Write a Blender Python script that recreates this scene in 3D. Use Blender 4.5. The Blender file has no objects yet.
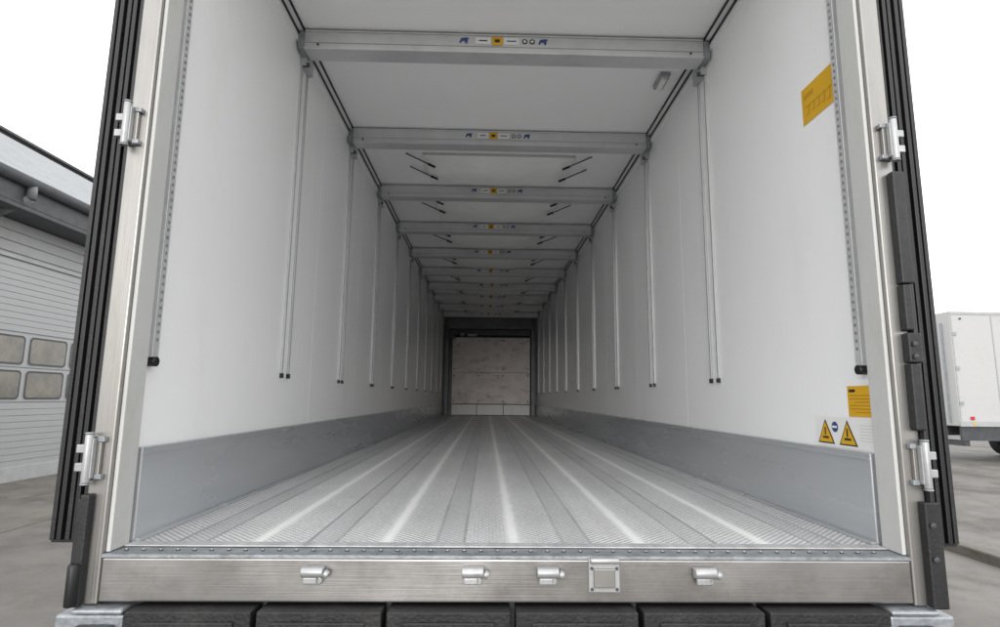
import bpy, math, random
from mathutils import Matrix, Vector
random.seed(4)
scene = bpy.context.scene
F = 1.20           # height of the cargo floor above the ground
H = 2.65           # inner height
Y0, Y1 = 1.93, 15.35   # inner length (rear sill .. front bulkhead)
W = 1.25           # inner half width

# ------------------------------------------------------------------ materials
def new_mat(name):
    m = bpy.data.materials.new(name); m.use_nodes = True
    nt = m.node_tree
    return m, nt, nt.nodes["Principled BSDF"]

def mat(name, col, rough=0.5, metal=0.0, var=0.0, vscale=3.0, stretch=(1,1,1), bump=0.0, bscale=80.0, rvar=0.0,
        dirt=None, dscale=2.0, dlo=0.5, dhi=0.75, bstretch=(1,1,1), dstretch=None, rgh=0.75):
    m, nt, b = new_mat(name)
    b.inputs["Roughness"].default_value = rough
    b.inputs["Metallic"].default_value = metal
    tc = nt.nodes.new("ShaderNodeTexCoord")
    mp = nt.nodes.new("ShaderNodeMapping"); mp.inputs["Scale"].default_value = stretch
    nt.links.new(tc.outputs["Object"], mp.inputs["Vector"])
    n = nt.nodes.new("ShaderNodeTexNoise"); n.inputs["Scale"].default_value = vscale
    n.inputs["Detail"].default_value = 8; n.inputs["Roughness"].default_value = min(0.65, rgh)
    nt.links.new(mp.outputs[0], n.inputs["Vector"])
    r = nt.nodes.new("ShaderNodeValToRGB")
    r.color_ramp.elements[0].position = 0.3; r.color_ramp.elements[1].position = 0.7
    c0 = [max(0, c*(1-var)) for c in col]; c1 = [min(1, c*(1+var)) for c in col]
    r.color_ramp.elements[0].color = (*c0, 1); r.color_ramp.elements[1].color = (*c1, 1)
    nt.links.new(n.outputs["Fac"], r.inputs["Fac"])
    out = r.outputs["Color"]
    if dirt:
        n2 = nt.nodes.new("ShaderNodeTexNoise"); n2.inputs["Scale"].default_value = dscale
        n2.inputs["Detail"].default_value = 10; n2.inputs["Roughness"].default_value = rgh
        mpd = mp
        if dstretch:
            mpd = nt.nodes.new("ShaderNodeMapping"); mpd.inputs["Scale"].default_value = dstretch
            nt.links.new(tc.outputs["Object"], mpd.inputs["Vector"])
        nt.links.new(mpd.outputs[0], n2.inputs["Vector"])
        r2 = nt.nodes.new("ShaderNodeValToRGB")
        r2.color_ramp.elements[0].position = dlo; r2.color_ramp.elements[1].position = dhi
        nt.links.new(n2.outputs["Fac"], r2.inputs["Fac"])
        mx = nt.nodes.new("ShaderNodeMixRGB"); mx.inputs["Color2"].default_value = (*dirt, 1)
        nt.links.new(r2.outputs["Color"], mx.inputs["Fac"]); nt.links.new(out, mx.inputs["Color1"])
        out = mx.outputs["Color"]
    nt.links.new(out, b.inputs["Base Color"])
    if rvar:
        mr = nt.nodes.new("ShaderNodeMapRange")
        mr.inputs["From Min"].default_value = 0.3; mr.inputs["From Max"].default_value = 0.7
        mr.inputs["To Min"].default_value = max(0.02, rough-rvar); mr.inputs["To Max"].default_value = min(1, rough+rvar)
        nt.links.new(n.outputs["Fac"], mr.inputs["Value"]); nt.links.new(mr.outputs[0], b.inputs["Roughness"])
    if bump:
        mp2 = nt.nodes.new("ShaderNodeMapping"); mp2.inputs["Scale"].default_value = bstretch
        nt.links.new(tc.outputs["Object"], mp2.inputs["Vector"])
        n3 = nt.nodes.new("ShaderNodeTexNoise"); n3.inputs["Scale"].default_value = bscale
        n3.inputs["Detail"].default_value = 4
        nt.links.new(mp2.outputs[0], n3.inputs["Vector"])
        bp = nt.nodes.new("ShaderNodeBump"); bp.inputs["Strength"].default_value = bump
        bp.inputs["Distance"].default_value = 0.01
        nt.links.new(n3.outputs["Fac"], bp.inputs["Height"]); nt.links.new(bp.outputs[0], b.inputs["Normal"])
    return m

M = {}
M['wall'] = mat("white_grp_panel", (0.915,0.92,0.92), 0.26, var=0.012, vscale=1.2, dirt=(0.82,0.82,0.80), dscale=1.5, dlo=0.54, dhi=0.88, bump=0.03, bscale=3, dstretch=(1,1.5,.6))
M['ceil'] = mat("white_ceiling_panel", (0.95,0.95,0.95), 0.30, var=0.01, vscale=1.2, bump=0.03, bscale=2)
M['ext'] = mat("white_exterior_panel", (0.8,0.8,0.79), 0.35, var=0.03, vscale=2, dirt=(0.6,0.58,0.54), dscale=2, dlo=0.55, dhi=0.9)
M['kick'] = mat("kick_plate_aluminium", (0.56,0.58,0.60), 0.27, 0.5, var=0.05, vscale=2.0, stretch=(1,0.3,2), dirt=(0.47,0.49,0.51), dscale=1.6, dlo=0.45, dhi=0.8, rvar=0.07, bump=0.025, bscale=8, bstretch=(1,0.1,3), dstretch=(1,.3,2.0), rgh=.5)
M['steel'] = mat("brushed_stainless", (0.40,0.39,0.38), 0.34, 0.85, var=0.10, vscale=1.6, stretch=(1,1,1.6), dirt=(0.23,0.215,0.20), dscale=2.4, dlo=0.44, dhi=0.74, rvar=0.10, bump=0.05, bscale=60, bstretch=(0.05,1,4), dstretch=(1,1,1.3))
M['steelv'] = mat("brushed_stainless_post", (0.34,0.33,0.315), 0.38, 0.8, var=0.14, vscale=3, stretch=(3,1,0.5), dirt=(0.22,0.205,0.185), dscale=3, dlo=0.48, dhi=0.82, rvar=0.1, bump=0.08, bscale=60, bstretch=(4,1,0.05))
M['alu'] = mat("aluminium_profile", (0.62,0.63,0.63), 0.38, 0.4, var=0.08, vscale=5, dirt=(0.45,0.45,0.44), dscale=6, dlo=0.58, dhi=0.85, rvar=0.1)
M['hinge'] = mat("dull_hinge_metal", (0.42,0.425,0.43), 0.42, 0.5, var=0.12, vscale=12, dirt=(0.25,0.24,0.22), dscale=14, dlo=.52, dhi=.8)
M['rail'] = mat("painted_track_rail", (0.46,0.47,0.47), 0.45, 0.2, var=0.06, vscale=5)
M['galv'] = mat("galvanised_steel", (0.32,0.34,0.36), 0.5, 0.6, var=0.25, vscale=25, rvar=0.1, bump=0.2, bscale=60)
M['black'] = mat("black_rubber", (0.012,0.012,0.014), 0.5, var=0.3, vscale=20, bump=0.15, bscale=120, dirt=(0.035,0.034,0.033), dscale=7, dlo=0.5, dhi=0.85)
M['bumper'] = mat("worn_bumper_rubber", (0.010,0.010,0.011), 0.6, var=0.3, vscale=20, bump=0.35, bscale=90, dirt=(0.04,0.038,0.036), dscale=9, dlo=0.5, dhi=0.8)
M['blackp'] = mat("black_plastic", (0.009,0.009,0.010), 0.45, var=0.2, vscale=12)
M['dark'] = mat("dark_grey_paint", (0.05,0.055,0.06), 0.55, var=0.3, vscale=6)
M['mid'] = mat("mid_grey_paint", (0.16,0.165,0.17), 0.55, var=0.25, vscale=4)
M['hole'] = mat("perforation", (0.22,0.22,0.22), 0.6, var=0.2, vscale=6)
M['grey'] = mat("grey_panel", (0.36,0.37,0.37), 0.5, var=0.12, vscale=6)
M['lgrey'] = mat("light_grey_gasket", (0.55,0.55,0.535), 0.5, var=0.06, vscale=4, stretch=(1,1,.4), dirt=(0.40,0.39,0.37), dscale=4, dlo=.5, dhi=.85)
M['yellow'] = mat("yellow_label", (0.70,0.39,0.012), 0.5, var=0.04, vscale=9)
M['blue'] = mat("blue_label", (0.04,0.07,0.22), 0.45, var=0.05)
M['white'] = mat("white_label", (0.82,0.82,0.80), 0.4, var=0.02)
M['ink'] = mat("black_ink", (0.02,0.02,0.02), 0.5, var=0.1)
M['brownink'] = mat("brown_ink", (0.36,0.19,0.015), 0.5, var=0.1)
M['red'] = mat("red_lens", (0.5,0.02,0.02), 0.25, var=0.1)
M['tyre'] = mat("tyre_rubber", (0.02,0.02,0.021), 0.8, var=0.3, vscale=8, bump=0.3, bscale=40)
M['duct'] = mat("white_duct_fabric", (0.88,0.875,0.86), 0.75, var=0.04, vscale=4, bump=0.5, bscale=7, bstretch=(1,3,1))

def floor_mat():
    m, nt, b = new_mat("aluminium_nonslip_floor")
    N = nt.nodes.new; L = nt.links.new
    def math_(op, a, c=None, d=None):
        n = N("ShaderNodeMath"); n.operation = op
        for i, x in enumerate((a, c, d)):
            if x is None: continue
            if isinstance(x, (int, float)): n.inputs[i].default_value = x
            else: L(x, n.inputs[i])
        return n.outputs[0]
    tc = N("ShaderNodeTexCoord")
    mp = N("ShaderNodeMapping"); mp.inputs["Scale"].default_value = (11, 0.35, 1)
    L(tc.outputs["Object"], mp.inputs["Vector"])
    n = N("ShaderNodeTexNoise"); n.inputs["Scale"].default_value = 1.0; n.inputs["Detail"].default_value = 6
    L(mp.outputs[0], n.inputs["Vector"])
    r = N("ShaderNodeValToRGB"); r.color_ramp.elements[0].position = .3; r.color_ramp.elements[1].position = .72
    r.color_ramp.elements[0].color = (.84,.845,.85,1); r.color_ramp.elements[1].color = (.96,.965,.97,1)
    L(n.outputs["Fac"], r.inputs["Fac"])
    mp3 = N("ShaderNodeMapping"); mp3.inputs["Scale"].default_value = (1,1,1); mp3.inputs["Rotation"].default_value = (0,0,math.radians(45))
    L(tc.outputs["Object"], mp3.inputs["Vector"])
    v = N("ShaderNodeTexVoronoi"); v.inputs["Scale"].default_value = 54; v.inputs["Randomness"].default_value = 0.08
    L(mp3.outputs[0], v.inputs["Vector"])
    r2 = N("ShaderNodeValToRGB"); r2.color_ramp.elements[0].position = .38; r2.color_ramp.elements[1].position = .54
    r2.color_ramp.elements[0].color = (1.0,1.0,1.0,1); r2.color_ramp.elements[1].color = (.38,.38,.39,1)
    L(v.outputs["Distance"], r2.inputs["Fac"])
    mx = N("ShaderNodeMixRGB"); mx.blend_type = 'MULTIPLY'; mx.inputs["Fac"].default_value = 0.95
    L(r.outputs[0], mx.inputs["Color1"]); L(r2.outputs[0], mx.inputs["Color2"])
    n2 = N("ShaderNodeTexNoise"); n2.inputs["Scale"].default_value = 1.6; n2.inputs["Detail"].default_value = 9; n2.inputs["Roughness"].default_value=.7
    L(tc.outputs["Object"], n2.inputs["Vector"])
    r3 = N("ShaderNodeValToRGB"); r3.color_ramp.elements[0].position = .35; r3.color_ramp.elements[1].position = .65
    r3.color_ramp.elements[0].color = (.88,.88,.875,1); r3.color_ramp.elements[1].color = (1.02,1.02,1.02,1)
    L(n2.outputs["Fac"], r3.inputs["Fac"])
    mx2 = N("ShaderNodeMixRGB"); mx2.blend_type = 'MULTIPLY'; mx2.inputs["Fac"].default_value = 1
    L(mx.outputs[0], mx2.inputs["Color1"]); L(r3.outputs[0], mx2.inputs["Color2"])
    sx = N("ShaderNodeSeparateXYZ"); L(tc.outputs["Object"], sx.inputs[0])
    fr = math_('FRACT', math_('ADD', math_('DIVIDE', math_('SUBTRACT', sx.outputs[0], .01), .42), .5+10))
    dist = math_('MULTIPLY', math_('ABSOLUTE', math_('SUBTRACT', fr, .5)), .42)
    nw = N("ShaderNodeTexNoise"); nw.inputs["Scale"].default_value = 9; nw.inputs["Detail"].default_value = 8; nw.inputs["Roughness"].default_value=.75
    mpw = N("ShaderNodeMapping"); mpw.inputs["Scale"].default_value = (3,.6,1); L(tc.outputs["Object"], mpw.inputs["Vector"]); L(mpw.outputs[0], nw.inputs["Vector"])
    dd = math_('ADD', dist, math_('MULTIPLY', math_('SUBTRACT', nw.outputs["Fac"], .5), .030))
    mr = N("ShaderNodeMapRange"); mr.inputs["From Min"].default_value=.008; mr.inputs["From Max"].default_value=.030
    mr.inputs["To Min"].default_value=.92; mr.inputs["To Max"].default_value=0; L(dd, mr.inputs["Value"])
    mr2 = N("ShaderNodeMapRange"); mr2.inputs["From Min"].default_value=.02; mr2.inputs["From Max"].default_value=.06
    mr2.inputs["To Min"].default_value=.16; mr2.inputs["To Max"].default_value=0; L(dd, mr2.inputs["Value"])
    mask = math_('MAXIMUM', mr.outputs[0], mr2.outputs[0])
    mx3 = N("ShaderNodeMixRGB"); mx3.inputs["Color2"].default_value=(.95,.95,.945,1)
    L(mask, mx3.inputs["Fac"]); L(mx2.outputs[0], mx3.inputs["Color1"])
    fr2 = math_('FRACT', math_('ADD', math_('DIVIDE', math_('SUBTRACT', sx.outputs[0], .22), .42), .5+10))
    d2 = math_('MULTIPLY', math_('ABSOLUTE', math_('SUBTRACT', fr2, .5)), .42)
    mr3 = N("ShaderNodeMapRange"); mr3.inputs["From Min"].default_value=.03; mr3.inputs["From Max"].default_value=.06
    mr3.inputs["To Min"].default_value=.34; mr3.inputs["To Max"].default_value=0; L(d2, mr3.inputs["Value"])
    mx4 = N("ShaderNodeMixRGB"); mx4.inputs["Color2"].default_value=(.40,.405,.41,1)
    L(mr3.outputs[0], mx4.inputs["Fac"]); L(mx3.outputs[0], mx4.inputs["Color1"])
    L(mx4.outputs[0], b.inputs["Base Color"])
    b.inputs["Metallic"].default_value = 0.10; b.inputs["Roughness"].default_value = 0.38
    bp = N("ShaderNodeBump"); bp.inputs["Strength"].default_value = .5; bp.inputs["Distance"].default_value = .003; bp.invert = True
    L(v.outputs["Distance"], bp.inputs["Height"]); L(bp.outputs[0], b.inputs["Normal"])
    return m
M['floor'] = floor_mat()
M['groove'] = mat("floor_joint", (0.46,0.465,0.47), 0.5, 0.2, var=0.25, vscale=2, stretch=(10,1,1))
M['board'] = mat("weathered_board", (0.60,0.55,0.525), 0.7, var=0.15, vscale=2.2, stretch=(1,1,1.8), dirt=(0.33,0.27,0.25), dscale=4.5, dlo=.54, dhi=.70, bump=.3, bscale=30, rgh=.65)

# ------------------------------------------------------------------ mesh builder
class MB:
    def __init__(s): s.v=[]; s.f=[]; s.mi=[]; s.sm=[]; s.mats=[]
    def _m(s, key):
        if key not in s.mats: s.mats.append(key)
        return s.mats.index(key)
    def poly(s, pts, key, faces=None, smooth=False):
        o=len(s.v); s.v+= [tuple(p) for p in pts]; k=s._m(key)
        for f in (faces or [list(range(len(pts)))]):
            s.f.append([o+i for i in f]); s.mi.append(k); s.sm.append(smooth)
    def box(s, x0,x1,y0,y1,z0,z1,key):
        x0,x1=min(x0,x1),max(x0,x1)
        p=[(x0,y0,z0),(x1,y0,z0),(x1,y1,z0),(x0,y1,z0),(x0,y0,z1),(x1,y0,z1),(x1,y1,z1),(x0,y1,z1)]
        s.poly(p,key,[[0,3,2,1],[4,5,6,7],[0,1,5,4],[1,2,6,5],[2,3,7,6],[3,0,4,7]])
    def cyl(s, a, b, r, key, n=12, r2=None):
        a=Vector(a); b=Vector(b); d=(b-a).normalized()
        u=d.orthogonal().normalized(); w=d.cross(u); r2 = r if r2 is None else r2
        p=[]
        for c,rr in ((a,r),(b,r2)):
            for i in range(n):
                t=2*math.pi*i/n; p.append(c+u*math.cos(t)*rr+w*math.sin(t)*rr)
        fs=[[i,(i+1)%n,n+(i+1)%n,n+i] for i in range(n)]
        s.poly(p,key,fs,True)
        o=len(s.v)-2*n; k=s._m(key)
        s.f.append([o+i for i in range(n)][::-1]); s.mi.append(k); s.sm.append(False)
        s.f.append([o+n+i for i in range(n)]); s.mi.append(k); s.sm.append(False)
    def build(s, name, parent=None, bevel=0, seg=2):
        me=bpy.data.meshes.new(name); me.from_pydata(s.v,[],s.f)
        for k in s.mats: me.materials.append(M[k])
        for p,i,sm in zip(me.polygons,s.mi,s.sm): p.material_index=i; p.use_smooth=sm
        me.update()
        ob=bpy.data.objects.new(name,me); scene.collection.objects.link(ob)
        if parent: ob.parent=parent
        if bevel:
            bm=ob.modifiers.new("bevel",'BEVEL'); bm.width=bevel; bm.segments=seg; bm.limit_method='ANGLE'; bm.angle_limit=math.radians(50)
        return ob
def empty(name):
    e=bpy.data.objects.new(name,None); scene.collection.objects.link(e); return e

# ================================================================== THE TRAILER
T = empty("refrigerated_semi_trailer")
# floor
b=MB(); b.box(-W,W,Y0,Y1,F-0.09,F,'floor'); b.build("cargo_floor",T)
b=MB()
for i in range(-3,3):
    x=0.22+0.42*i
    for dx in (-.045,.045):
        if abs(x+dx)<1.22: b.box(x+dx-.0035,x+dx+.0035,Y0+.01,Y1-.35,F+.0005,F+.003,'groove')
b.build("floor_joints",T)
# walls
seams=[3.15+1.24*k for k in range(0,10)]
for s,nm in ((-1,"left_wall"),(1,"right_wall")):
    b=MB()
    ys=[Y0]+[y+0.62 for y in seams if y+.62<Y1]+[Y1+.08]
    for a,c in zip(ys[:-1],ys[1:]):
        b.box(s*W,s*1.292,a+.001,c-.001,F-.09,F+H,'wall')
    b.build(nm,T,0.0015,1)
    b=MB(); b.box(s*1.293,s*1.30,Y0-.03,Y1+.1,F-.14,F+H+.06,'ext')
    b.build(nm+"_outer_skin",T)
    b=MB()
    b.box(s*1.222,s*1.2495,Y0+.02,Y1-.003,F+.002,F+.300,'kick')
    b.build("kick_plate",T,0.004)
    b=MB()
    b.box(s*1.205,s*1.2215,Y0+.02,Y1-.36,F+.001,F+.012,'kick')
    b.box(s*1.2185,s*1.2215,Y0+.02,Y1-.36,F+.275,F+.283,'kick')
    b.build("kick_plate_trim",T,.003,1)
# ceiling
b=MB()
ys=[Y0]+seams+[Y1+.08]
for a,c in zip(ys[:-1],ys[1:]): b.box(-1.292,1.292,a+.001,c-.001,F+H+.0005,F+H+.055,'ceil')
b.build("ceiling",T,0.001,1)
b=MB(); b.box(-1.3,1.3,Y0-.03,Y1+.1,F+H+.0605,F+H+.075,'ext'); b.build("roof_skin",T,0.004)
# corner rails
for s in (-1,1):
    b=MB()
    b.box(s*1.212,s*1.2495,Y0+.01,Y1-.01,F+H-.012,F+H-.0005,'wall')
    b.box(s*1.238,s*1.2495,Y0+.01,Y1-.01,F+H-.075,F+H-.013,'wall')
    b.box(s*1.203,s*1.2115,Y0+.01,Y1-.01,F+H-.014,F+H-.0005,'blackp')
    b.box(s*1.230,s*1.2375,Y0+.01,Y1-.01,F+H-.042,F+H-.028,'blackp')
    b.build("ceiling_corner_rail",T)
# vertical double-deck tracks and beams
for k in range(-1,10):
    yb=3.12+1.24*k
    for s in (-1,1):
        b=MB()
        if k==-1:
            b.box(s*1.225,s*1.2495,1.955,1.990,F+.60,F+H-.08,'alu')
            b.box(s*1.2235,s*1.2249,1.957,1.961,F+.60,F+H-.08,'grey')
            z=F+.66
            while z<F+H-.1:
                b.cyl((s*1.2225,1.973,z),(s*1.2255,1.973,z),.0065,'hole',8); z+=.028
            b.box(s*1.220,s*1.249,1.957,1.988,F+.575,F+.598,'blackp')
            b.cyl((s*1.218,1.973,F+.585),(s*1.249,1.973,F+.585),.017,'blackp',12)
        else:
            for dy in (.10,.205):
                b.box(s*1.238,s*1.2495,yb+dy,yb+dy+.014,F+.60,F+H-.08,'rail')
                b.box(s*1.2365,s*1.2379,yb+dy+.005,yb+dy+.009,F+.63,F+H-.1,'hole')
                b.box(s*1.232,s*1.249,yb+dy-.003,yb+dy+.017,F+.572,F+.598,'blackp')
            b.box(s*1.215,s*1.249,yb+.09,yb+.235,F+H-.18,F+H-.09,'rail')
            b.cyl((s*1.20,yb+.11,F+H-.17),(s*1.249,yb+.11,F+H-.17),.014,'dark',10)
        b.build("vertical_load_track",T,0.0015,1)
    if k>=0:
        b=MB()
        z0=F+H-.135; z1=F+H-.022
        b.box(-1.20,1.20,yb,yb+.045,z0+.012,z1,'alu')
        b.box(-1.20,1.20,yb-.006,yb+.12,z0,z0+.0115,'alu')
        b.box(-1.20,1.20,yb-.006,yb+.12,z1+.0005,z1+.010,'alu')
        b.box(-1.20,1.20,yb-.0045,yb-.0005,z0+.040,z0+.044,'grey')
        for s in (-1,1):
            b.box(s*1.2005,s*1.237,yb-.004,yb+.125,z0+.004,z1,'galv')
            b.cyl((s*1.12,yb-.006,z0+.03),(s*1.12,yb,z0+.03),.008,'dark',8)
        b.build("load_beam",T,0.0025,1)
        b=MB(); yl=yb-.001; zc=z0+.080
        def lab(x,w,h,key,dy=0):
            b.poly([(x-w/2,yl-dy-.002,zc-h/2),(x+w/2,yl-dy-.002,zc-h/2),(x+w/2,yl-dy-.002,zc+h/2),(x-w/2,yl-dy-.002,zc+h/2)],key)
        o=random.uniform(-.03,.03)
        lab(o-.12,.09,.044,'white'); lab(o-.12,.05,.008,'ink',.001)
        lab(o-.035,.065,.056,'yellow'); lab(o-.035,.03,.02,'ink',.001)
        lab(o+.05,.09,.044,'white'); lab(o+.05,.055,.008,'blue',.001)
        for xx,key in ((o-.235,'blue'),(o+.24,'blue')):
            pts=[(-.026,-.012),(-.016,-.016),(-.012,-.004),(.004,-.004),(.008,-.016),(.018,-.016),(.02,.004),(.028,.012),(.012,.016),(-.016,.012)]
            b.poly([(xx+p*1.1,yl-.002,zc+q*1.2) for p,q in pts],key)
        for xx in (o+.13,o+.175):
            b.poly([(xx+.017*math.cos(t*math.pi/5),yl-.002,zc+.017*math.sin(t*math.pi/5)) for t in range(10)],'ink')
            b.poly([(xx+.009*math.cos(t*math.pi/5),yl-.003,zc+.009*math.sin(t*math.pi/5)) for t in range(10)],'white')
        b.build("beam_labels",T)
# fabric air duct below the ceiling, bay by bay
for k in range(1,9):
    ya=3.12+1.24*k+(.48 if k==1 else .25); yc=3.12+1.24*(k+1)-.06
    b=MB(); nx,ny=28,12; pts=[]
    for j in range(ny+1):
        for i in range(nx+1):
            u=i/nx; v=j/ny
            x=-.68+1.36*u
            z=F+H-.008-.075*math.sin(math.pi*u)**.6*math.sin(math.pi*v)**.7-.012*min(1,4*v)*min(1,4*(1-v))
            z+= (.006*math.sin(23*u+5*v+k)+.005*math.sin(9*v+4*u*k))*min(1,5*v)*min(1,5*(1-v))
            pts.append((x,ya+(yc-ya)*v,z))
    fs=[[j*(nx+1)+i,j*(nx+1)+i+1,(j+1)*(nx+1)+i+1,(j+1)*(nx+1)+i] for j in range(ny) for i in range(nx)]
    b.poly(pts,'duct',fs,True)
    b.box(-.69,.69,ya-.018,ya-.001,F+H-.018,F+H-.0005,'lgrey')
    b.build("air_duct_fabric",T)
    b=MB()
    for s in (-1,1):
        for yy in (ya+.04,ya+.33):
            b.cyl((s*.60,yy+.05,F+H-.085),(s*.84,yy-.06,F+H-.012),.006,'blackp',8)
            b.cyl((s*.585,yy+.055,F+H-.09),(s*.65,yy+.03,F+H-.07),.012,'blackp',8)
    b.build("duct_straps",T)
# small lamp housing on ceiling
b=MB(); b.box(1.05,1.12,3.48,3.66,F+H-.03,F+H-.0005,'grey'); b.cyl((1.085,3.5,F+H-.035),(1.085,3.64,F+H-.035),.02,'white'); b.build("interior_lamp_housing",T,0.006)
# front bulkhead
b=MB(); b.box(-W,W,Y1,Y1+.08,F-.09,F+H,'mid'); b.build("front_bulkhead",T)
b=MB(); b.box(-1.3,1.3,Y1+.081,Y1+.1,F-.14,F+H+.06,'ext'); b.build("front_skin",T)
b=MB()
b.box(-1.12,1.12,Y1-.25,Y1-.02,F+2.30,F+2.60,'mid')
b.box(-1.05,1.05,Y1-.30,Y1-.02,F+2.12,F+2.28,'dark')
b.box(-1.12,-.93,Y1-.42,Y1-.1,F+2.02,F+2.22,'dark'); b.cyl((-.75,Y1-.35,F+2.09),(-.75,Y1-.35,F+2.17),.06,'grey')
b.box(-.60,-.36,Y1-.4,Y1-.31,F+2.09,F+2.15,'grey')
b.build("evaporator_unit",T,0.01)
b=MB()
for i,(a,c) in enumerate(((-1.0,-.34),(-.33,.36),(.37,1.06))):
    b.box(a,c,Y1-.33,Y1-.30,F+.02,F+.29,'lgrey')
for x in (-1.005,-.335,.365,1.065): b.box(x-.012,x+.012,Y1-.34,Y1-.331,F+.01,F+.3,'mid')
b.build("bulkhead_kick_panels",T,0.004)
b=MB()
for s in (-1,1): b.box(s*1.10,s*1.2,Y1-.3,Y1-.002,F+.01,F+2.29,'mid')
b.build("bulkhead_side_channels",T,0.006)
# board
B=empty("plywood_bulkhead_board")
b=MB()
b.box(-1.0,1.06,Y1-.33,Y1-.30,F+.31,F+1.13,'board'); b.box(-1.0,1.06,Y1-.332,Y1-.30,F+1.137,F+2.06,'board'); b.build("board_panels",B,0.006)
b=MB()
for x in (-.95,-.3,.35,1.0):
    for z in (.38,1.05,1.22,1.98): b.cyl((x,Y1-.337,F+z),(x,Y1-.33,F+z),.02,'dark',8)
b.build("board_bolts",B)

# ---- rear frame
b=MB()
b.box(-1.235,1.235,1.82,1.915,F-.138,F-.012,'steel')
b.build("rear_sill",T,0.006,3)
b=MB()
b.box(-1.235,1.235,1.818,1.929,F-.0115,F-.002,'galv')
b.box(-1.22,1.22,1.9,1.945,F+.001,F+.005,'groove')
x=-1.19
while x<1.2:
    b.cyl((x,1.864,F-.002),(x,1.864,F+.0015),.0062,'dark',8)
    b.cyl((x,1.864,F+.0015),(x,1.864,F+.003),.0042,'alu',8); x+=.052
b.build("sill_tread_plate",T)
for s in (-1,1):
    b=MB()
    b.box(s*1.236,s*1.30,1.82,1.895,F-.145,F+H+.05,'steelv')
    b.build("rear_post",T,0.005,3)
    b=MB()
    b.box(s*1.2225,s*1.2355,1.835,1.929,F+.0,F+H-.02,'lgrey')
    b.box(s*1.236,s*1.2915,1.8955,1.929,F+.0,F+H-.02,'lgrey')
    b.build("post_reveal",T,0.003)
b=MB(); b.box(-1.30,1.30,1.80,1.925,F+H+.0,F+H+.15,'steel'); b.build("rear_header",T,0.006)
# sill locks
for x in (-.595,-.118,.108,.585):
    b=MB(); z=F-.052
    b.box(x-.036,x+.030,1.806,1.8195,z-.012,z+.020,'steel')
    b.cyl((x-.036,1.797,z+.008),(x+.030,1.797,z+.008),.016,'hinge',14)
    b.cyl((x+.030,1.797,z+.006),(x+.044,1.797,z-.002),.012,'hinge',12)
    b.box(x-.03,x+.012,1.79,1.806,z-.026,z-.006,'hinge')
    b.cyl((x+.014,1.800,z-.018),(x+.014,1.819,z-.018),.012,'hinge',12)
    b.build("sill_lock_keeper",T,0.004,3)
b=MB(); x=.28; z=F-.055
b.box(x-.05,x+.045,1.811,1.8195,z-.05,z+.045,'hinge'); b.box(x-.035,x+.03,1.803,1.8105,z-.035,z+.02,'steelv')
b.cyl((x-.045,1.805,z+.043),(x+.042,1.805,z+.043),.009,'hinge',12)
for dx,dz in ((-.04,.02),(.036,.02),(-.04,-.04),(.036,-.04)): b.cyl((x+dx,1.806,z+dz),(x+dx,1.811,z+dz),.005,'dark',8)
b.build("sill_stop_plate",T,0.003)
# doors folded against the sides
for s in (-1,1):
    b=MB(); b.box(s*1.325,s*1.405,1.90,3.12,F+.03,F+2.72,'ext')
    b.box(s*1.4055,s*1.41,1.91,3.12,F+.03,F+.33,'kick'); b.build("rear_door_leaf",T,0.006)
    b=MB()
    b.box(s*1.310,s*1.422,1.862,1.899,F+.02,F+2.73,'black')
    for i,xx in enumerate((1.322,1.343,1.365,1.388,1.411)):
        b.box(s*(xx-.007),s*(xx+.007),1.848-(.004 if i%2 else 0),1.8615,F+.03,F+2.72,'blackp' if i%2 else 'black')
    b.build("door_gasket",T,0.0025,2)
    for z in (.28,1.36,2.42):
        b=MB(); zz=F+z
        b.box(s*1.264,s*1.30,1.806,1.8195,zz-.066,zz+.066,'steelv')
        b.box(s*1.276,s*1.302,1.787,1.8055,zz-.060,zz+.060,'hinge')
        b.cyl((s*1.290,1.789,zz-.072),(s*1.290,1.789,zz+.072),.012,'hinge',16)
        b.box(s*1.304,s*1.335,1.80,1.86,zz-.04,zz-.015,'hinge'); b.box(s*1.304,s*1.335,1.80,1.86,zz+.015,zz+.04,'hinge')
        b.cyl((s*1.290,1.789,zz+.0725),(s*1.290,1.789,zz+.078),.0135,'galv',14)
        b.cyl((s*1.290,1.789,zz-.078),(s*1.290,1.789,zz-.0725),.0135,'galv',14)
        for dz in (-.056,.056): b.box(s*1.254,s*1.276,1.802,1.8195,zz+dz-.008,zz+dz+.008,'galv')
        b.build("door_hinge",T,0.005,3)
# black buffer strips
b=MB()
b.box(-1.30,-1.272,1.79,1.8185,F-.145,F+.175,'black'); b.box(-1.315,-1.301,1.80,1.86,F-.13,F+.16,'black')
b.cyl((-1.29,1.785,F-.14),(-1.29,1.785,F-.02),.016,'blackp')
b.build("buffer_strip",T,0.006)
b=MB()
for z0,z1,w in ((-.145,.17,.05),(.385,.60,.034),(.60,.70,.046),(.705,.86,.028),(.86,1.25,.042)):
    b.box(1.272,1.272+w,1.79,1.8185,F+z0,F+z1-.003,'black')
for z in (.62,.66,.0,.1): b.cyl((1.29,1.78,F+z),(1.29,1.79,F+z),.009,'dark',8)
b.box(1.301,1.315,1.80,1.86,F-.13,F+1.25,'blackp')
b.build("buffer_strip",T,0.005)
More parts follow.
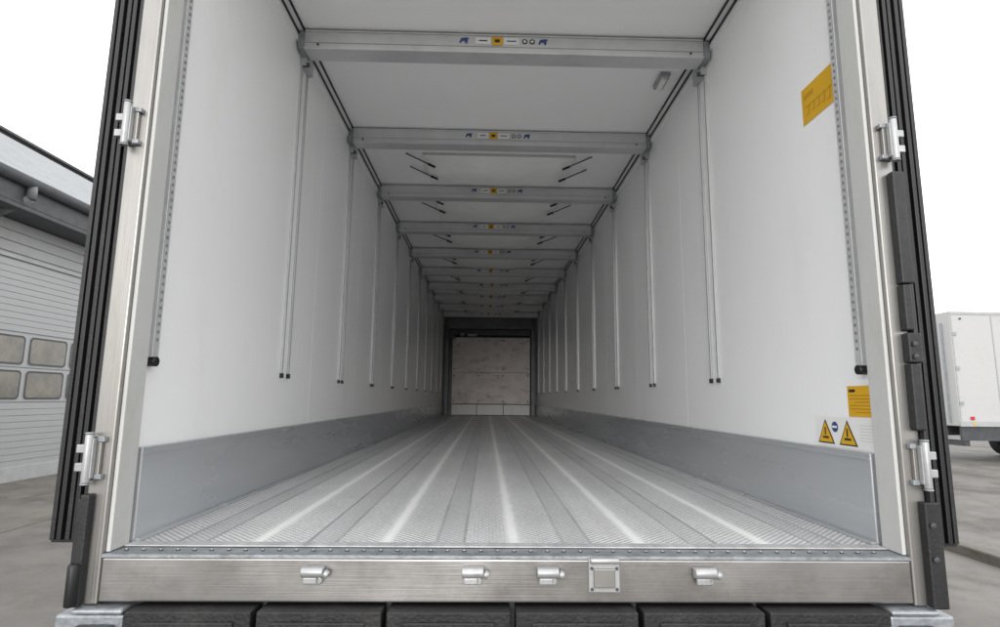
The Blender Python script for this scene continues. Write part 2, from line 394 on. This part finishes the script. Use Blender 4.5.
# bumper
b=MB()
for i in range(-3,3):
    x0=i*.378+.004
    b.box(x0+.004,x0+.366,1.775,1.86,F-.36,F-.149,'bumper')
    b.box(x0+.05,x0+.32,1.766,1.7745,F-.33,F-.175,'bumper')
b.build("rubber_bumper",T,0.014,3)
for s in (-1,1):
    b=MB()
    b.box(s*1.142,s*1.29,1.79,1.9,F-.165,F-.148,'galv'); b.box(s*1.142,s*1.34,1.80,1.9,F-.36,F-.166,'galv')
    b.cyl((s*1.30,1.79,F-.26),(s*1.30,1.9,F-.26),.05,'galv'); b.box(s*1.16,s*1.27,1.77,1.7995,F-.33,F-.19,'dark')
    b.build("bumper_bracket",T,0.008)
b=MB(); b.box(-1.28,1.28,1.87,1.96,F-.62,F-.145,'dark')
for s in (-1,1):
    for i,c in enumerate(('red','red','yellow')): b.cyl((s*(1.15-i*.16),1.85,F-.5),(s*(1.15-i*.16),1.87,F-.5),.06,c,20)
b.build("rear_light_panel",T,0.006)
# chassis
b=MB()
for s in (-1,1): b.box(s*.45,s*.57,2.0,14.9,F-.45,F-.145,'dark')
for i in range(14): b.box(-1.25,1.25,2.3+i*.95,2.38+i*.95,F-.2,F-.142,'dark')
for s in (-1,1):
    b.box(s*.75,s*.85,11.2,11.35,.06,F-.2,'galv'); b.box(s*.68,s*.92,11.1,11.45,.005,.06,'galv')
b.build("chassis",T)
def wheel(b,x,y,r=.51,w=.36,s=1):
    n=28; prof=[(r*.55,-w/2),(r*.9,-w/2),(r,-w/2+.05),(r,w/2-.05),(r*.9,w/2),(r*.55,w/2)]
    P=[];k=len(prof)
    for i in range(n):
        t=2*math.pi*i/n
        for (rr,ww) in prof: P.append((x+ww,y+rr*math.cos(t),r+rr*math.sin(t)))
    b.poly(P,'tyre',[[i*k+j,i*k+j+1,((i+1)%n)*k+j+1,((i+1)%n)*k+j] for i in range(n) for j in range(k-1)],True)
    b.cyl((x-w*.35,y,r),(x+w*.35,y,r),r*.56,'galv',24); b.cyl((x-w*.45,y,r),(x+w*.45,y,r),r*.22,'alu',16)
b=MB()
for y in (4.3,5.6,6.9):
    for s in (-1,1): wheel(b,s*1.05,y)
    b.cyl((-1.0,y,.51),(1.0,y,.51),.06,'dark')
b.build("wheels",T)

# ---- stickers on the right wall
S=empty("yellow_rule_sticker")
b=MB(); xs=W-.002
def q(b,y0,y1,z0,z1,key,d=0): b.poly([(xs-d,y0,z0),(xs-d,y1,z0),(xs-d,y1,z1),(xs-d,y0,z1)],key)
q(b,1.996,2.235,F+1.63,F+1.79,'yellow')
q(b,2.01,2.22,F+1.70,F+1.702,'brownink',.001)
for i in range(5):
    y=2.04+i*.036; h=random.uniform(.02,.045)
    q(b,y,y+.003,F+1.69-h,F+1.69+h*.6,'brownink',.001); q(b,y,y+.02,F+1.69-h,F+1.693-h,'brownink',.001)
for i in range(3): q(b,2.15,2.22,F+1.755-i*.008,F+1.757-i*.008,'brownink',.001)
b.build("sticker_face",S)
S=empty("yellow_info_label")
b=MB(); q(b,1.945,2.085,F+.42,F+.53,'yellow')
q(b,2.04,2.075,F+.508,F+.518,'ink',.001)
for i in range(6): q(b,1.955,2.075-(.03 if i%3==2 else 0),F+.495-i*.012,F+.497-i*.012,'brownink',.001)
b.build("label_face",S)
S=empty("warning_sign_sticker")
b=MB(); q(b,1.94,2.30,F+.303,F+.415,'white')
for yc in (2.235,2.10):
    r=.062
    zc=F+.350
    for rr,key,d in ((1.0,'ink',.001),(.84,'yellow',.002)):
        b.poly([(xs-d,yc+r*rr*math.cos(a),zc-.006+r*rr*math.sin(a)) for a in (math.radians(90),math.radians(210),math.radians(330))],key)
    q(b,yc-.004,yc+.004,zc-.005,zc+.025,'ink',.003); q(b,yc-.02,yc+.018,zc-.018,zc-.010,'ink',.003)
b.poly([(xs-.001,2.175+.02*math.cos(t*math.pi/8),F+.378+.02*math.sin(t*math.pi/8)) for t in range(16)],'blue')
q(b,2.16,2.19,F+.374,F+.382,'white',.002)
for i in range(6): q(b,1.95,2.03,F+.39-i*.011,F+.391-i*.011,'grey',.001)
b.build("sticker_face",S)

# ================================================================== SURROUNDINGS
M['ground']=mat("weathered_yard_surface",(0.15,0.141,0.13),0.75,var=0.24,vscale=0.8,dirt=(0.07,0.064,0.055),dscale=.5,dlo=.46,dhi=.62,bump=.4,bscale=90)
b=MB(); b.poly([(-400,-400,0),(400,-400,0),(400,400,0),(-400,400,0)],'ground'); b.build("ground")
M['conc']=mat("concrete_apron",(0.16,0.147,0.13),0.8,var=0.2,vscale=1.2,dirt=(0.07,0.065,0.052),dscale=1.1,dlo=.48,dhi=.68,bump=.3,bscale=50)
b=MB()
for j in range(8):
    for i in range(2):
        b.box(-8.98+i*1.55,-7.45+i*1.55,4+j*3.0,6.98+j*3.0,-.05,.006,'conc')
b.build("concrete_apron",None)
b=MB(); b.box(5.2,5.35,-5,40,-.1,.11,'conc'); b.build("kerb",None,.015)

# warehouse
M['siding']=mat("painted_siding",(0.33,0.335,0.34),.55,var=.04,vscale=1.5,dirt=(.26,.255,.24),dscale=1,dlo=.5,dhi=.85)
M['gdoor']=mat("sectional_door_panel",(0.34,0.345,0.35),.45,var=.03,vscale=2)
M['glass']=mat("dusty_window",(0.22,0.20,0.16),.15,.0,var=.35,vscale=.8,dirt=(.07,.07,.07),dscale=1.2,dlo=.4,dhi=.7)
M['roof']=mat("weathered_roof_sheet",(0.32,0.33,0.34),.6,.0,var=.15,vscale=1.5,stretch=(1,1,1),dirt=(.18,.18,.18),dscale=3,dlo=.5,dhi=.8)
G=empty("warehouse_building")
XW=-9.05; HT=5.0
b=MB(); b.box(XW-14,XW-.03,3,36,0,HT,'siding')
doors=[(9.0,13.4),(15.2,19.6),(3.2,7.4),(22,26.4)]
z=0.3
while z<HT-.15:
    segs=[(3.0,3.15),(7.45,8.95),(13.45,15.15),(19.65,21.95),(26.45,36)] if z<4.2 else [(3,36)]
    for a,c in segs: b.box(XW-.03,XW,a,c,z,z+.19,'siding')
    z+=.2
b.box(XW-.03,XW+.01,3,36,0.0,.28,'grey')
b.build("walls",G,.006,1)
for (a,c) in doors:
    b=MB()
    for zi in (3,4):
        n=4; w=(c-a)/n
        zz0=1.50+(zi-3)*.66; zz1=zz0+.64
        b.box(XW-.025,XW-.012,a,c,zz0,zz1,'gdoor')
        for i in range(n):
            p=a+i*w+.04; r=a+(i+1)*w-.04
            def rr(y0,y1,z0,z1,rad,xx,key):
                pts=[]
                for (cy,cz,s0) in ((y1-rad,z1-rad,0),(y0+rad,z1-rad,90),(y0+rad,z0+rad,180),(y1-rad,z0+rad,270)):
                    for t in range(0,91,18):
                        an=math.radians(s0+t); pts.append((xx,cy+rad*math.cos(an),cz+rad*math.sin(an)))
                b.poly(pts,key)
            rr(p,r,zz0+.03,zz1-.03,.09,XW-.008,'gdoor'); rr(p+.012,r-.012,zz0+.042,zz1-.042,.085,XW-.006,'dark')
            rr(p+.05,r-.05,zz0+.08,zz1-.08,.07,XW-.004,'glass')
    for (za,zb) in ((.03,1.48),(2.83,4.18)):
        z=za
        while z<zb-.05:
            b.box(XW-.025,XW-.010,a,c,z,min(z+.115,zb),'gdoor'); z+=.121
    b.box(XW-.03,XW+.02,a-.06,a-.002,0,4.25,'grey'); b.box(XW-.03,XW+.02,c+.002,c+.06,0,4.25,'grey'); b.box(XW-.03,XW+.02,a-.06,c+.06,4.19,4.25,'grey')
    b.build("garage_door",G,.003,1)
# roof: long sheets, stepped courses parallel with the eaves
b=MB()
xe,ze,xr,zr=-8.35,5.5,-13.0,8.4
ya,yb_=2.5,36.5
N_=14
pts=[];fs=[]
for i in range(N_+1):
    t=i/N_; x=xe+(xr-xe)*t; z=ze+(zr-ze)*t
    pts+=[(x,ya,z),(x,yb_,z),(x-.10,ya,z+.13),(x-.10,yb_,z+.13)]
for i in range(N_):
    o=4*i; fs.append([o,o+1,o+3,o+2]); fs.append([o+2,o+3,o+5,o+4])
b.poly(pts,'roof',fs)
b.poly([(xr-.1,ya,zr+.1),(xr-.1,yb_,zr+.1),(-22.8,yb_,4.6),(-22.8,ya,4.6)],'roof')
b.box(xr-.16,xr+.10,ya-.02,yb_,zr+.135,zr+.20,'dark')
b.build("roof",G)
b=MB()
b.box(-9.08,xe-.02,2.6,36.4,4.9,4.98,'dark'); b.box(xe-.06,xe-.02,2.5,36.5,4.98,5.47,'dark')
b.build("eave_soffit",G,.01)
b=MB()
b.cyl((xe+.05,2.5,5.40),(xe+.05,36.5,5.40),.10,'dark',16)
for y in (9.9,20.0,30):
    b.cyl((xe+.05,y,5.40),(xe+.05,y,5.1),.08,'mid'); b.cyl((xe+.05,y,5.12),(XW+.1,y,4.8),.08,'mid'); b.cyl((XW+.1,y,4.85),(XW+.1,y,4.3),.08,'mid')
b.build("gutter",G)

# parked trailer at right
P=empty("parked_box_trailer")
b=MB()
M['ext2']=mat("parked_trailer_skin", (0.46,0.46,0.455), 0.5, var=0.04, vscale=1.5, dirt=(0.37,0.36,0.34), dscale=1.5, dlo=0.5, dhi=0.85)
X0,X1,YA,YB=13.42,27.0,16.0,18.5
b.box(X0,X1,YA,YB,1.0,4.32,'ext2'); b.build("box_body",P,.03,3)
b=MB()
b.box(X0-.01,X1+.01,YA-.015,YA-.001,1.0,1.14,'grey'); b.box(X0-.01,X1+.01,YA-.015,YA-.001,4.22,4.30,'grey')
for i in range(12): b.box(X0+.02+i*1.2,X0+.05+i*1.2,YA-.012,YA-.001,1.15,4.2,'grey')
for i in range(9): b.cyl((X0+.4+i*1.5,YA-.03,1.07),(X0+.4+i*1.5,YA-.012,1.07),.04,'yellow',10)
b.box(X0-.05,X0-.001,YA+.3,YA+.34,1.1,4.0,'galv'); b.box(X0-.05,X0-.001,YA+.9,YA+.94,1.1,4.0,'galv')
for z in (1.6,2.6,3.6): b.box(X0+.02,X0+.14,YA-.03,YA-.0125,z,z+.1,'galv')
b.cyl((X0+.3,YA-.03,4.1),(X0+.3,YA-.012,4.1),.03,'dark',8)
b.build("side_rails",P)
b=MB(); b.box(X0+.1,X1-.5,YA+.6,YB-.6,.72,.99,'dark'); b.box(X0+.15,X0+.3,YA+.1,YB-.1,.45,.60,'dark')
b.box(X0+.05,X1-.3,YA+.05,YA+.12,.60,.99,'dark')
for i in range(3):
    for yy in (YA+.30,YB-.25):
        c=(X0+3.4+i*1.3,yy,.5)
        b.cyl((c[0],yy-.17,.5),(c[0],yy+.17,.5),.5,'tyre',26); b.cyl((c[0],yy-.175,.5),(c[0],yy+.175,.5),.27,'galv',20)
b.box(X0+6.8,X0+9,YA+.13,YA+.5,.4,.95,'dark')
b.box(X0+.3,X0+.42,YA-.02,YA-.0155,1.18,1.28,'red')
b.build("running_gear",P,.01)

# ================================================================== LIGHT
SE,SR=math.radians(9),math.radians(184)
w=bpy.data.worlds.new("World"); scene.world=w; w.use_nodes=True
nt=w.node_tree; bg=nt.nodes["Background"]
sky=nt.nodes.new("ShaderNodeTexSky"); sky.sky_type='NISHITA'; sky.sun_disc=False
sky.sun_elevation=SE; sky.sun_rotation=SR; sky.dust_density=4; sky.air_density=1.5
hs=nt.nodes.new("ShaderNodeHueSaturation"); hs.inputs["Saturation"].default_value=.12
nt.links.new(sky.outputs[0],hs.inputs["Color"])
# closed cloud cover
tc=nt.nodes.new("ShaderNodeTexCoord"); mp=nt.nodes.new("ShaderNodeMapping"); mp.inputs["Scale"].default_value=(1,1,2.5)
nt.links.new(tc.outputs["Generated"],mp.inputs["Vector"])
cn=nt.nodes.new("ShaderNodeTexNoise"); cn.inputs["Scale"].default_value=1.6; cn.inputs["Detail"].default_value=5
nt.links.new(mp.outputs[0],cn.inputs["Vector"])
cr=nt.nodes.new("ShaderNodeValToRGB"); cr.color_ramp.elements[0].position=.3; cr.color_ramp.elements[1].position=.7
cr.color_ramp.elements[0].color=(.83,.84,.85,1); cr.color_ramp.elements[1].color=(1,1,1,1)
nt.links.new(cn.outputs["Fac"],cr.inputs["Fac"])
mu=nt.nodes.new("ShaderNodeVectorMath"); mu.operation='SCALE'; mu.inputs["Scale"].default_value=16.3
nt.links.new(cr.outputs["Color"],mu.inputs[0])
mxw=nt.nodes.new("ShaderNodeMixRGB"); mxw.inputs["Fac"].default_value=.88
nt.links.new(hs.outputs[0],mxw.inputs["Color1"]); nt.links.new(mu.outputs[0],mxw.inputs["Color2"])
nt.links.new(mxw.outputs[0],bg.inputs["Color"])
bg.inputs["Strength"].default_value=0.15
sl=bpy.data.lights.new("sun",'SUN'); sl.energy=1.2; sl.angle=math.radians(18); sl.color=(1,.98,.95)
so=bpy.data.objects.new("sun",sl); scene.collection.objects.link(so)
d=Vector((math.sin(SR)*math.cos(SE),math.cos(SR)*math.cos(SE),math.sin(SE)))
so.rotation_euler=d.to_track_quat('Z','Y').to_euler()

# ================================================================== CAMERA
cd=bpy.data.cameras.new("camera"); cam=bpy.data.objects.new("camera",cd); scene.collection.objects.link(cam)
cd.sensor_width=36; cd.lens=36*.563; cd.clip_start=.05; cd.clip_end=2000
cam.matrix_world=Matrix.Translation((-.088,.012,F+.475))@Matrix.Rotation(math.radians(-1.3),4,'Z')@Matrix.Rotation(math.radians(98.50),4,'X')@Matrix.Rotation(math.radians(.60),4,'Z')
scene.camera=cam
scene.view_settings.view_transform='Standard'; scene.view_settings.look='None'; scene.view_settings.exposure=0; scene.view_settings.gamma=1
